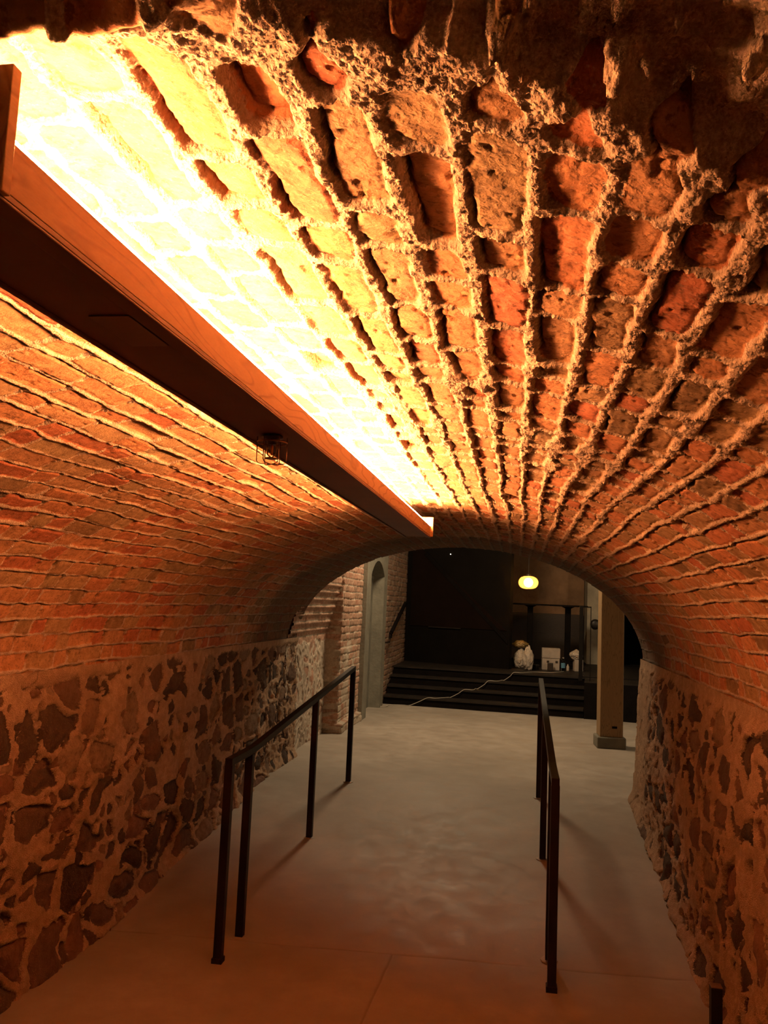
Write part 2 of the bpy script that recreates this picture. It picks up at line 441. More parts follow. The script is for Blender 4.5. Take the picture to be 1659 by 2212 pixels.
def build_wall_left():
    ys = rows_log(Y0, 7.25, .0026, 1.2, .0065, .014)
    zs = np.arange(-.03, 1.262, .0065)
    Z, Yg = np.meshgrid(zs, ys)
    m, rid, h, crack = rubble(Yg, Z, 200, .235)
    base = -1.955+.03*(1.2-Z)/1.2+.035*np.exp(-((Z-np.interp(Yg, [RAMP0, RAMP1], [0, LAND]))/.05)**2)
    X = base+h
    X = X+(CX-VA+.012-X)*sst(1.17, 1.235, Z)
    top = sst(1.16, 1.24, Z+.04*fbm(Yg*4, Z*4, 211, 2))
    m = np.maximum(m, top*.9)
    far = sst(5.4, 7.2, Yg)                                   # limewashed towards the hall
    m = np.maximum(m, far*sst(-.25, .35, fbm(Yg*5, Z*5, 212, 4))*.9)
    o = grid_mesh('wall_left', np.stack([X, Yg, Z], -1), M_stone, {'m': m, 'rnd': rid, 'dirt_shade': crack*.5+.15*sst(.2, .9, fbm(Yg*2, Z*2, 5, 3))}, flip=False)
    tag(o, kind='structure')
build_wall_left()

def build_wall_right():
    ye = 6.52
    ys = rows_log(Y0, ye, .0030, 1.2, .0065, .014)
    zs = np.arange(-.03, 1.262, .0065)
    # path: along the tunnel, round the corner, then off along the hall
    ctrl_y = list(ys); n1 = len(ctrl_y)
    ang = np.linspace(0, math.pi/2, 12)[1:]
    base_x = np.full(n1, 0.); px = base_x.tolist(); py = list(ys)
    r = .09
    for a in ang: px.append(r*(1-math.cos(a))); py.append(ye+r*math.sin(a))
    for k in range(1, 60): px.append(r+k*.06); py.append(ye+r-.008*k)
    px = np.array(px); py = np.array(py)
    nxp = np.concatenate([np.full(n1, -1.), -np.cos(ang), np.zeros(59)]); nyp = np.concatenate([np.zeros(n1), np.sin(ang), np.ones(59)])
    U = np.concatenate([[0], np.cumsum(np.hypot(np.diff(px), np.diff(py)))])+Y0
    Z, Ug = np.meshgrid(zs, U)
    m, rid, h, crack = rubble(Ug, Z, 300, .22, .06)
    lean = .845+.055*np.clip(Z, 0, 1.3)/1.2
    lean = lean-.03*np.exp(-((Z-np.interp(py, [RAMP0, RAMP1], [0, LAND])[:, None])/.05)**2)
    smooth_end = sst(5.75, 6.25, Ug+.25*fbm(Ug*3, Z*3, 311, 3))
    h = h*(1-.72*smooth_end); m = np.maximum(m, smooth_end)
    top = sst(1.15, 1.23, Z+.05*fbm(Ug*4, Z*4, 311, 2)); m = np.maximum(m, top*.9)
    X = lean+px[:, None]+nxp[:, None]*h; Yy = py[:, None]+nyp[:, None]*h
    tk = sst(1.17, 1.235, Z)*(nxp[:, None] < -.9)
    X = X+(CX+VA-.012-X)*tk
    o = grid_mesh('wall_right', np.stack([X, Yy, Z], -1), M_stone, {'m': m, 'rnd': rid, 'dirt_shade': crack*.5+.15*sst(.2, .9, fbm(Ug*2, Z*2, 6, 3))}, flip=True)
    tag(o, kind='structure')
build_wall_right()

# hall-side wall above and beside the tunnel mouth (a thick slab with the arch cut out)
def build_mouth():
    bm = bmesh.new(); n = 90
    th = [math.pi*k/n for k in range(n+1)]
    inner = [(CX+(VA+.03)*math.cos(t), SPR+(VB+.03)*math.sin(t)) for t in th]   # right to left
    def outer(x, z):
        return None
    outp = []
    for t in th:
        # push outwards to a rectangle
        x, z = math.cos(t), math.sin(t)
        k = min((4.5-CX)/max(1e-6, x) if x > 0 else 1e9, (CX+1.97)/max(1e-6, -x) if x < 0 else 1e9, (HALL_Z+.1-SPR)/max(1e-6, z))
        outp.append((CX+x*k, SPR+z*k))
    layers = []
    for dy in (-.03, -.4):
        I = [bm.verts.new((x, y_end(x)+dy, z)) for x, z in inner]
        O = [bm.verts.new((x, y_end(x)+dy, z)) for x, z in outp]
        layers.append((I, O))
    for (I, O), fl in zip(layers, (0, 1)):
        for k in range(n): bm.faces.new((I[k], I[k+1], O[k+1], O[k]))
    (I, O), (I2, O2) = layers
    for k in range(n):
        bm.faces.new((I[k], I[k+1], I2[k+1], I2[k])); bm.faces.new((O[k], O[k+1], O2[k+1], O2[k]))
    o = obj('wall_front', bm, M_endplaster); tag(o, kind='structure')
    bm = bmesh.new(); box(bm, 4.4, 4.5, 4.9, 19, 0, HALL_Z); o = obj('wall_hall_right', bm, M_partition); tag(o, kind='structure')
build_mouth()

# left wall of the hall: limewashed stone, a chase, a brick pier, then brick to the stage
def build_wall_hall_left():
    ys = np.concatenate([np.arange(6.95, 9.6, .009), np.arange(9.6, 16.2, .02)])
    zs = np.concatenate([np.arange(.18, 2.4, .009), np.arange(2.4, HALL_Z+.05, .03)])
    Z, Yg = np.meshgrid(zs, ys)
    m1, rid1, h1, c1 = rubble(Yg, Z, 400, .17, .08)
    e, r1, r2, fx = brick_pattern(Z+.006*fbm(Yg*2, Z*3, 401, 2), Yg+.006*fbm(Yg*9, Z*9, 402, 2), .0735, .31, .011+.003*fbm(Yg*9, Z*9, 7, 2), .009+0*Z, 260, 44)
    e = e+.002*fbm(Yg*50, Z*50, 403, 3)
    mb = sst(.002, -.002, e)
    hb = (1-mb)*((r2-.5)*.010+.004)-mb*.004+.003*fbm(Yg*30, Z*30, 404, 2)+.012*fbm(Yg*1.5, Z*2, 405, 2)
    pier = sst(8.545, 8.56, Yg+.012*fbm(Z*14, Z*0, 406, 2))
    topl = sst(1.17, 1.22, Z+.03*fbm(Yg*5, Z*5, 407, 2))       # brickwork begins above the stone
    isb = np.maximum(pier, topl)
    # corbelled courses stepping out above 1.35 m
    step = np.floor((Z-1.22)/.0735)
    corb = np.clip(step*.016, 0, .11)*(Z > 1.22)
    base = -1.955-.03*sst(7.1, 7.8, Yg)+corb*(1-pier)*1.2
    base = base*(1-pier)+(-1.835+.02*np.clip((Yg-9), 0, 1))*pier
    foot = .05*pier*(Z < .33)*(Yg < 9.6)
    X = base+np.where(isb > .5, hb, h1*.45)+foot
    inrec = (Yg > 9.80) & (Yg < 10.98) & (Z < 2.20)
    X = np.where(inrec, -2.02, X)
    m = np.where(isb > .5, mb, np.maximum(m1, sst(-.5, .2, fbm(Yg*6, Z*6, 408, 4))*.85))
    # old plaster clinging to the lower pier
    pl = pier*sst(1.25, .85, Z+.25*fbm(Yg*4, Z*4, 409, 3))*sst(-.5, .1, fbm(Yg*6, Z*5, 410, 4))*(Yg < 9.6)
    m = np.maximum(m, pl*.9)
    pale = .6*(1-pier)*(1-topl)
    rid = np.where(isb > .5, r1, .6+.4*rid1)
    dirt_shade = np.where(isb > .5, .5*sst(10.9, 11.6, Yg+.3*fbm(Yg*3, Z*3, 412, 3)), c1*.4+.25*(1-m1)*(rid1 < .6)+.2*sst(0, .6, fbm(Yg*3, Z*3, 411, 4)))  # brickwork gets darker beyond the door
    o = grid_mesh('wall_hall_left', np.stack([X, Yg, Z], -1), M_hallbrick, {'m': m, 'rnd': rid, 'dirt_shade': dirt_shade}, flip=False)
    tag(o, kind='structure')
build_wall_hall_left()

# ---------------------------------------------------------------- floor
def build_floor():
    ys = np.concatenate([np.arange(Y0, 3.7, .04), np.arange(3.7, 4.3, .006), np.arange(4.3, 6.4, .03), np.arange(6.4, 6.8, .02), np.arange(6.8, 19.01, .1)])
    xs = np.concatenate([np.arange(-2.15, -.62, .03), np.arange(-.62, -.48, .004), np.arange(-.48, 1.2, .03), np.arange(1.2, 4.6, .1)])
    Xg, Yg = np.meshgrid(xs, ys)
    yc = RAMP0+.06*(Xg+.6)+.012*fbm(Xg*3, Yg*0, 501, 3)-.03
    t = np.clip((Yg-yc)/(RAMP1-yc), 0, 1)
    Zg = LAND*t
    # soften the top of the ramp
    Zg = Zg+.003*fbm(Xg*2, Yg*2, 502, 3)
    joint = np.exp(-((Yg-yc)/.006)**2)*sst(-.6, .2, fbm(Xg*5, Yg*5, 504, 2))
    xj = -.555+.03*(Yg-3.3)+.004*fbm(Yg*9, Yg*0, 503, 2)
    j2 = np.exp(-((Xg-xj)/.005)**2)*(Yg < yc)
    Zg = Zg-.004*np.maximum(joint, j2)
    o = grid_mesh('floor', np.stack([Xg, Yg, Zg], -1), M_floor, {'m': np.maximum(joint*.45, j2*.55)}, flip=False)
    tag(o, kind='structure')
build_floor()
bm = bmesh.new(); box(bm, -2.4, 4.6, 6.0, 19, HALL_Z, HALL_Z+.1); tag(obj('ceiling.001', bm, M_stage), kind='structure')

# ---------------------------------------------------------------- the light trough under the crown
def build_beam():
    x0, x1, z0, zl, ya, yb = -.538, -.417, 1.910, 1.960, .565, 3.835
    t = empty('light_trough', ((x0+x1)/2, (ya+yb)/2, z0), 'long plywood and dark painted light trough fixed under the crown of the brick vault', 'light fixture')
    L = Vector(t.location)
    def fin(name, bm, mat, par=t, sm=False):
        bmesh.ops.translate(bm, verts=bm.verts, vec=-L); return obj(name, bm, mat, par, sm)
    bm = bmesh.new()                                          # dark underside: shallow channel with a raised flange each side
    box(bm, x0, x1, ya, yb, z0, z0+.006, .001)
    box(bm, x0, x0+.006, ya, yb, z0-.004, z0, .001); box(bm, x1-.022, x1, ya, yb, z0-.003, z0, .001)
    fin('bottom_panel', bm, M_beamdark)
    for a, b in ((x0, x0+.009), (x1-.009, x1)):
        bm = bmesh.new(); box(bm, a, b, ya, yb, z0+.0062, zl, .0008); fin('side_board', bm, M_ply)
    for y in (ya, yb-.012):
        bm = bmesh.new(); box(bm, x0-(.0 if y < 1 else .010), x1+(.005 if y < 1 else .012), y, y+.012, z0+.001, 2.018 if y < 1 else 2.002, .001)
        fin('end_board', bm, M_ply)
    for sgn, xc in ((1, x1-.0065), (-1, x0+.0065)):           # half round diffusers lying on the two boards
        bm = bmesh.new(); r = .0062; seg = 8; A = []; B = []
        for k in range(seg+1):
            a = math.pi*k/seg
            A.append(bm.verts.new((xc+r*math.cos(a), ya+.014, zl+.0005+r*math.sin(a))))
            B.append(bm.verts.new((xc+r*math.cos(a), yb-.014, zl+.0005+r*math.sin(a))))
        for k in range(seg): bm.faces.new((A[k], A[k+1], B[k+1], B[k]))
        bm.faces.new((A[0], B[0], B[-1], A[-1])); bm.faces.new(A[::-1]); bm.faces.new(B)
        o = fin('led_strip', bm, M_led); o['label'] = 'glowing amber light strip'
    bm = bmesh.new(); box(bm, -.492, -.443, .845, .955, z0-.0022, z0-.0003, .0008); fin('cover_plate', bm, M_beamplate)
build_beam()

# ---------------------------------------------------------------- sprinkler with wire guard
def build_sprinkler():
    c = Vector((-.477, 1.515, 1.908))
    t = empty('sprinkler_head', c, 'small fire sprinkler in a wire cage hanging from the dark underside of the light trough', 'sprinkler')
    bm = bmesh.new(); lathe(bm, [(.020, .000), (.021, -.003), (.012, -.005), (.009, -.012), (.009, -.016)], seg=24); obj('escutcheon', bm, M_darkthing, t, True)
    bm = bmesh.new()
    for s in (-1, 1): tube(bm, [(s*.008, 0, -.014), (s*.010, 0, -.024), (s*.008, 0, -.036), (.0, 0, -.042)], .0014, 6)
    obj('frame_arm', bm, M_brass, t, True)
    bm = bmesh.new(); lathe(bm, [(.0008, -.038), (.0028, -.034), (.0028, -.020), (.0008, -.016)], seg=12); obj('glass_bulb', bm, M_sprinkred, t, True)
    bm = bmesh.new(); lathe(bm, [(.004, -.041), (.013, -.0425), (.0135, -.0440), (.004, -.0445)], seg=20); obj('deflector', bm, M_brass, t, True)
    g = bmesh.new()
    for r, z in ((.0285, -.012), (.0285, -.0135)):
        tube(g, [(r*math.cos(a*math.pi/12), r*math.sin(a*math.pi/12), z) for a in range(24)], .0011, 6, closed=True)
    for k in range(6):
        a = k*math.pi/3+.25; cs, sn = math.cos(a), math.sin(a)
        tube(g, [(.0285*cs, .0285*sn, -.002), (.0285*cs, .0285*sn, -.048), (.026*cs, .026*sn, -.0525), (.020*cs, .020*sn, -.0540), (0, 0, -.0545)], .0010, 6)
    obj('wire_guard', g, M_steelrod, t, True)
build_sprinkler()

# ---------------------------------------------------------------- handrails
def build_rail(x, ys, label, sleeve):
    t = empty('handrail', (x, ys[0], 0), label, 'handrail', 'black square bar handrails')
    L = Vector(t.location); w = .0185; H = .862
    def top(y): return H+max(0, (y-ys[1]))*(LAND/(RAMP1-RAMP0))-.004
    bm = bmesh.new()
    pts = [(x, ys[0]-w, H-.004), (x, ys[1]-.05, H-.003), (x, ys[1]+.06, top(ys[1]+.06)), (x, ys[3]+w, top(ys[3]+w))]
    tube(bm, pts, .017, square=True)
    bmesh.ops.bevel(bm, geom=bm.edges[:], offset=.002, segments=1, affect='EDGES')
    bmesh.ops.translate(bm, verts=bm.verts, vec=-L); obj('top_rail', bm, M_black, t)
    for k, y in enumerate(ys):
        bm = bmesh.new(); box(bm, x-w, x+w, y-w, y+w, floor_z(y)-.004, top(y)-.014, .002)
        bmesh.ops.translate(bm, verts=bm.verts, vec=-L); p = obj('post', bm, M_black, t)
        bm = bmesh.new(); f = floor_z(y)
        if k == 0:
            box(bm, x-w-.005, x+w+.005, y-w-.005, y+w+.005, f-.006, f+.022, .002)
        else:
            lathe(bm, [(.040, -.002), (.038, .0025), (.026, .005)], (x, y, f), 20)
        bmesh.ops.translate(bm, verts=bm.verts, vec=-L); obj('base_collar', bm, M_black if k == 0 else M_floor, p)
build_rail(-1.266, (3.67, 3.958, 5.258, 6.44), 'black metal handrail on four posts climbing the ramp beside the rubble wall on the left', 0)
build_rail(.173, (3.775, 4.065, 5.252, 6.415), 'black metal handrail on four posts climbing the ramp on the right, nearer the timber pillar', 1)
# short post against the right wall
t = empty('short_post', (.722, 3.27, 0), 'short black metal post with worn pale top at the foot of the right rubble wall', 'post')
bm = bmesh.new(); box(bm, -.019, .019, -.019, .019, -.003, .292, .002); obj('shaft', bm, M_black, t)
bm = bmesh.new(); box(bm, -.0195, .0195, -.0195, .0195, .293, .297, .001); obj('cap', bm, M_steelrod, t)

# ---------------------------------------------------------------- the hall: concrete doorway in the left wall
def build_door():
    ya, yb, yi, yj, zs, apex, top = 9.62, 11.14, 9.90, 10.88, 1.93, 2.115, 2.36
    xf, xb = -1.772, -1.935
    n = 20; arc = []
    R = ((yj-yi)/2)**2; h = apex-zs; rad = (R+h*h)/(2*h); yc = (yi+yj)/2; zc = apex-rad
    a0 = math.asin((yj-yi)/2/rad)
    for k in range(n+1):
        a = -a0+2*a0*k/n; arc.append((yc+rad*math.sin(a), zc+rad*math.cos(a)))
    z0 = LAND-.01
    inner = [(yi, z0)]+arc+[(yj, z0)]
    outerp = [(ya, z0)]+[(ya+(yb-ya)*k/n, top) for k in range(n+1)]+[(yb, z0)]
    t = bpy.data.objects.new('door_1', None); C.objects.link(t); t.location = (xf, (ya+yb)/2, LAND); tag(t, kind='structure')
    L = Vector(t.location); bm = bmesh.new()
    I = [bm.verts.new((xf, y, z)) for y, z in inner]; O = [bm.verts.new((xf, y, z)) for y, z in outerp]
    I2 = [bm.verts.new((xb, y, z)) for y, z in inner]; O2 = [bm.verts.new((xb, y, z)) for y, z in outerp]
    for k in range(len(I)-1):
        bm.faces.new((I[k], I[k+1], O[k+1], O[k])); bm.faces.new((I[k], I2[k], I2[k+1], I[k+1])); bm.faces.new((O[k], O[k+1], O2[k+1], O2[k]))
    bmesh.ops.translate(bm, verts=bm.verts, vec=-L); obj('door_frame', bm, M_concgrey, t)
    bm = bmesh.new()
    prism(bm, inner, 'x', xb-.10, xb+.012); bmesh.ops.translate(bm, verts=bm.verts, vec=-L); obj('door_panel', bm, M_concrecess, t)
    # lintel board across the recess at the springing
    bm = bmesh.new(); box(bm, xb, xb+.02, yi+.003, yj-.003, zs-.035, zs+.005, .003); bmesh.ops.translate(bm, verts=bm.verts, vec=-L); obj('lintel', bm, M_concgrey, t)
build_door()

# wall handrail over the steps
def build_wallrail():
    x = -1.735
    t = empty('wall_handrail', (x, 11.4, 1.18), 'short dark sloping handrail with looped end bracketed to the brick wall beside the steps', 'handrail')
    L = Vector(t.location); bm = bmesh.new()
    tube(bm, [(x, 11.42, 1.185), (x, 12.75, 1.60)], .020, square=True)
    tube(bm, [(x, 11.44, 1.180), (x, 11.28, 1.180), (x, 11.28, 1.125), (x, 11.44, 1.125), (x, 11.44, 1.190)], .010, square=True)
    bmesh.ops.translate(bm, verts=bm.verts, vec=-L); obj('rail', bm, M_stage, t)
    for y, z in ((11.32, 1.12), (12.5, 1.50)):
        bm = bmesh.new(); tube(bm, [(x, y, z), (x, y, z-.06), (-1.825, y, z-.07)], .008, 8); bmesh.ops.translate(bm, verts=bm.verts, vec=-L); obj('bracket', bm, M_stage, t)
build_wallrail()

# ---------------------------------------------------------------- steps and stage (slightly askew to the tunnel)
SK = math.radians(-5.1); OX, OY = -1.81, 11.33
def hall(u, n, z=0):                                          # local stage axes -> world
    c, s = math.cos(SK), math.sin(SK)
    return Vector((OX+u*c-n*s, OY+u*s+n*c, z))
RIS, TRD, SZ = .114, .28, .6835
XL = -1.795
def upoly(x_left, n0, u1, n1):                                # plan outline: left edge follows the hall wall
    c, sn = math.cos(SK), math.sin(SK)
    def U(n): return (x_left-OX+n*sn)/c
    return [(U(n0), n0), (u1, n0), (u1, n1), (U(n1), n1)]
st = empty('steps', hall(0, 0, LAND), 'four wide black wooden steps rising from the concrete floor to the stage', 'stairs', rz=SK)
for k in range(4):
    bm = bmesh.new(); prism(bm, upoly(XL, k*TRD+.004, 2.66, 1.13), 'z', k*RIS-.002 if k == 0 else k*RIS+.001, (k+1)*RIS-.0225)
    s_ = obj('step', bm, M_stage, st)
    bm = bmesh.new(); prism(bm, upoly(XL, k*TRD-.015, 2.66, min((k+1)*TRD+.003, 1.13)), 'z', (k+1)*RIS-.022, (k+1)*RIS)
    obj('tread', bm, M_tread, s_)
pl = empty('stage', hall(0, 1.14, LAND), 'low black wooden stage platform behind and beside the steps', 'stage', rz=SK)
c_, s__ = math.cos(SK), math.sin(SK)
def L2(x, y):                                                 # world -> stage local
    dx, dy = x-pl.location.x, y-pl.location.y
    return (dx*c_+dy*s__, -dx*s__+dy*c_)
a0 = hall(2.658, 1.142)
bm = bmesh.new(); prism(bm, [L2(XL, 12.49), L2(a0.x, a0.y), L2(a0.x+.0, 15.54), L2(XL+.02, 15.54)], 'z', -.002, SZ-LAND); obj('deck', bm, M_tread, pl)
b0, b1 = hall(2.666, .0), hall(6.1, 0)
bm = bmesh.new(); prism(bm, [L2(b0.x, b0.y), L2(b1.x, b1.y), L2(4.30, 15.54), L2(a0.x+.004, 15.54), L2(a0.x+.004, a0.y)], 'z', -.002, SZ-LAND); obj('side_deck', bm, M_tread, pl)
bm = bmesh.new(); box(bm, 2.666, 6.1, -1.165, -1.142, -.002, SZ-LAND-.002); obj('fascia', bm, M_stage, pl)

# black partition on the stage
pw = empty('stage_partition', hall(0, 1.9, SZ), 'tall matt black partition standing on the stage behind the steps', 'partition')
L = Vector(pw.location)
p0, p1 = Vector((-1.79, 13.32, 0)), Vector((-.136, 12.66, 0))
dv = (p1-p0).normalized(); nv = Vector((-dv.y, dv.x, 0))
def slab(bm, a, b, o0, o1, z0, z1):
    P = [p0+dv*a+nv*o0, p0+dv*b+nv*o0, p0+dv*b+nv*o1, p0+dv*a+nv*o1]
    lo = [bm.verts.new((p.x, p.y, z0)) for p in P]; hi = [bm.verts.new((p.x, p.y, z1)) for p in P]
    bm.faces.new(lo[::-1]); bm.faces.new(hi)
    for i in range(4): bm.faces.new((lo[i], lo[(i+1) % 4], hi[(i+1) % 4], hi[i]))
W = (p1-p0).length
bm = bmesh.new(); slab(bm, 0, W, 0, .10, SZ+.001, HALL_Z-.01); bmesh.ops.translate(bm, verts=bm.verts, vec=-L); obj('panel', bm, M_partition, pw)
bm = bmesh.new(); tri = [(.08, 1.25), (.08, 3.1), (.28, 2.45), (W-.05, 1.25)]
def tribm(tri, o0, o1):
    b = bmesh.new(); A = []; B = []
    for a, z in tri:
        q = p0+dv*a; A.append(b.verts.new((q.x+nv.x*o0, q.y+nv.y*o0, z))); B.append(b.verts.new((q.x+nv.x*o1, q.y+nv.y*o1, z)))
    b.faces.new(A); b.faces.new(B[::-1]); n = len(tri)
    for i in range(n): b.faces.new((A[i], A[(i+1) % n], B[(i+1) % n], B[i]))
    bmesh.ops.translate(b, verts=b.verts, vec=-L); return b
bm.free(); obj('drape', tribm(tri, -.012, -.001), M_partred, pw)
obj('diagonal_strip', tribm([(.30, 2.38), (.34, 2.43), (W-.02, 1.12), (W-.02, 1.05)], -.022, -.001), M_stage, pw)
bm = bmesh.new(); slab(bm, .42, .98, -.03, -.001, 1.235, 1.25); bmesh.ops.translate(bm, verts=bm.verts, vec=-L); obj('ledge', bm, M_tread, pw)
il = bmesh.new(); q = p0+dv*.76-nv*.012; bmesh.ops.create_icosphere(il, subdivisions=2, radius=.006, matrix=Matrix.Translation((0, 0, 0)))
o = obj('indicator_light', il, M_dot, None, True); o.location = (q.x, q.y, 2.392); tag(o, 'tiny white indicator light high on the black partition', 'light')

# walls behind the stage
bm = bmesh.new(); box(bm, -2.2, 1.16, 15.6, 15.8, LAND, HALL_Z)
tag(obj('wall_back', bm, M_brownplaster), kind='structure')
bm = bmesh.new(); box(bm, -1.75, 1.15, 15.545, 15.598, SZ+.002, 1.52, .004)  # dark board covering the lower back wall
tag(obj('trim_1', bm, M_panel), kind='structure')
bm = bmesh.new(); box(bm, 1.165, 1.75, 14.9, 15.54, SZ+.002, HALL_Z); tag(obj('wall_pier', bm, M_plaster), kind='structure')
bm = bmesh.new(); box(bm, 1.6, 4.6, 18.0, 18.2, LAND, HALL_Z); tag(obj('wall_back.001', bm, M_partition), kind='structure')

# round dark speaker on the plaster pier
t = empty('wall_speaker', (1.305, 14.89, 1.372), 'round dark fitting on the pale plaster wall, partly behind the timber pillar', 'wall fitting')
bm = bmesh.new(); lathe(bm, [(.085, 0), (.09, .01), (.085, .035), (.05, .05)], seg=24); bmesh.ops.rotate(bm, verts=bm.verts, cent=(0, 0, 0), matrix=Matrix.Rotation(math.radians(90), 3, 'X')); obj('body', bm, M_darkthing, t, True)

# guard rail at the stage corner
gx, gy, gz = .812, 11.32, SZ+.001
t = empty('guard_rail', (gx, gy, gz), 'black metal guard rail with one thick and one thin upright at the stage corner', 'railing')
bm = bmesh.new(); box(bm, -.024, .024, -.024, .024, 0, .975, .002); obj('post', bm, M_black, t)
bm = bmesh.new(); box(bm, .117, .127, -.006, .006, .001, .965, .001); obj('baluster', bm, M_black, t)
bm = bmesh.new(); box(bm, .025, .127, -.008, .008, .955, .971, .001); obj('top_bar', bm, M_black, t)
bm = bmesh.new(); box(bm, .025, 1.4, -.005, .005, .045, .055, .001); obj('bottom_bar', bm, M_black, t)

# ---------------------------------------------------------------- timber pillar
t = empty('timber_pillar', (.815, 8.80, LAND), 'square timber pillar on a concrete foot standing in the hall', 'pillar', rz=math.radians(3.5))
bm = bmesh.new(); box(bm, .020, .250, .025, .25, .112, HALL_Z-LAND-.005, .006); obj('shaft', bm, M_pine, t)
bm = bmesh.new(); box(bm, -.008, .278, 0, .275, -.003, .112, .010)
o = obj('foot', bm, M_concrecess, t); o['label'] = 'concrete foot'
bm = bmesh.new(); box(bm, .14, .19, .0205, .0255, .20, .222, .001); obj('notch', bm, M_stage, t)

# ---------------------------------------------------------------- pendant lamp
px_, py_, pz_ = .121, 12.4, 1.975
t = empty('pendant_lamp', (px_, py_, pz_), 'glowing amber glass globe lamp hanging over the stage', 'lamp')
bm = bmesh.new(); prof = []
for k in range(17):
    a = -math.pi/2+math.pi*k/16
    r = .145*abs(math.cos(a))**.62; z = .095*math.sin(a); prof.append((max(r, .03), z))
lathe(bm, prof, seg=40, cap=False)
lathe(bm, [(max(.028, r-.004), z*.965) for r, z in prof][::-1], seg=40, cap=False)
obj('glass_shade', bm, M_amber, t, True)
bm = bmesh.new(); bmesh.ops.create_uvsphere(bm, u_segments=20, v_segments=12, radius=.066); obj('bulb', bm, M_bulb, t, True)
bm = bmesh.new(); lathe(bm, [(.022, .058), (.030, .085), (.030, .12), (.012, .135)], seg=16); obj('lamp_holder', bm, M_darkthing, t, True)
bm = bmesh.new(); tube(bm, [(0, 0, .13), (0, 0, HALL_Z-pz_-.002)], .004, 6); obj('cord', bm, M_darkthing, t)

# ---------------------------------------------------------------- bar tables
def bar_table(x, y, label):
    t = empty('bar_table', (x, y, SZ), label, 'table', 'black bar tables on the stage')
    bm = bmesh.new(); box(bm, -.29, .29, -.29, .29, .968, .992, .004); obj('tabletop', bm, M_stage, t)
    bm = bmesh.new(); prism(bm, [(-.10, .966), (-.045, .940), (.045, .940), (.10, .966)], 'y', -.09, .09); obj('bracket', bm, M_stage, t)
    bm = bmesh.new(); box(bm, -.045, .045, -.045, .045, .022, .942, .003); obj('pedestal', bm, M_stage, t)
    bm = bmesh.new(); box(bm, -.25, .25, -.25, .25, .001, .021, .004); obj('base_plate', bm, M_stage, t)
bar_table(.175, 13.75, 'black square bar table on the stage, next to the black partition')
bar_table(.774, 13.75, 'black square bar table on the stage, next to the thick guard rail post')

# ---------------------------------------------------------------- clutter on the stage
def crumple(bm, c, sx, sy, sz, seed, knot=.3):
    r = bmesh.ops.create_icosphere(bm, subdivisions=5, radius=1)
    for v in r['verts']:
        d = v.co.normalized()
        n = mnoise.fractal(d*1.6+Vector((seed, 0, 0)), 1., 2., 4)
        rid = abs(mnoise.noise(d*4+Vector((0, seed, 0))))
        k = 1+.16*n-.16*rid
        z = d.z*k
        taper = 1-knot*max(0, d.z)**1.5
        z = max(z, -.82)
        v.co = Vector((c[0]+d.x*k*sx*taper, c[1]+d.y*k*sy*taper, c[2]+(z+.82)*sz/1.82))
def bag(name, x, y, sx, sy, sz, seed, label, cat='bag', mat=M_bag, group=None):
    bm = bmesh.new(); crumple(bm, (0, 0, 0), sx, sy, sz, seed)
    o = obj(name, bm, mat, None, True); o.location = (x, y, SZ+.001); return tag(o, label, cat, group)
bag('plastic_bag', .035, 13.05, .115, .12, .30, 3, 'crumpled white plastic bag against the black partition, behind the taller bag')
bag('plastic_bag', .145, 12.72, .085, .09, .36, 11, 'tall upright white plastic bag in front at the stage edge')
bm = bmesh.new(); crumple(bm, (0, 0, 0), .12, .09, .115, 23, .1)
o = obj('amber_bag', bm, M_bundle, None, True); o.location = (.03, 13.06, SZ+.306); tag(o, 'brownish amber plastic bundle lying on top of the white bag by the partition', 'bag')
def carton(x, y, z, w, d, h, rz, label, mat=M_carton, hole=True):
    t = empty('carton', (x, y, z), label, 'box', 'white cartons on the stage', rz)
    bm = bmesh.new(); box(bm, -w/2, w/2, -d/2, d/2, 0, h, .004); obj('body', bm, mat, t)
    bm = bmesh.new(); box(bm, -w/2+.004, -.001, -d/2+.004, d/2-.004, h+.0005, h+.004, .001); box(bm, .001, w/2-.004, -d/2+.004, d/2-.004, h+.0005, h+.004, .001); obj('flap', bm, mat, t)
    if hole:
        bm = bmesh.new(); box(bm, w*.02, w*.30, -d/2-.002, -d/2-.0002, h*.62, h*.82, .0005); obj('hand_hole', bm, M_darkthing, t)
carton(.422, 13.05, SZ+.001, .13, .16, .17, .05, 'small white carton at the left under the wide white box')
carton(.558, 13.05, SZ+.001, .13, .16, .17, -.04, 'small white carton at the right under the wide white box')
carton(.490, 13.05, SZ+.178, .27, .17, .145, .03, 'wide white cardboard box on top of the two small cartons', hole=False)
bm = bmesh.new(); box(bm, -.042, .042, -.03, .03, 0, .115, .008); o = obj('dark_canister', bm, M_darkthing); o.location = (.478, 12.86, SZ+.001); tag(o, 'small dark canister standing in front of the white cartons', 'container')
def bottle(x, y, h, r, label, mats, group):
    t = empty('bottle', (x, y, SZ+.001), label, 'bottle', group)
    bm = bmesh.new(); lathe(bm, [(r*.9, 0), (r, .008), (r, h*.62), (r*.75, h*.75), (r*.38, h*.86), (r*.38, h*.93)], seg=20); obj('body', bm, mats[0], t, True)
    bm = bmesh.new(); lathe(bm, [(r*.45, h*.93), (r*.45, h)], seg=16); obj('cap', bm, mats[1], t)
    if mats[2]:
        bm = bmesh.new(); lathe(bm, [(r*1.02, h*.22), (r*1.02, h*.58)], seg=20, cap=False); obj('paper_label', bm, mats[2], t, True)
bottle(.672, 12.95, .20, .032, 'clear water bottle with a blue band on the stage floor', (M_clear, M_carton, M_blue), 'bottles on the stage')
bottle(.742, 12.98, .10, .022, 'small white bottle on the stage between the water bottle and the draped box', (M_bag, M_bag, None), 'bottles on the stage')
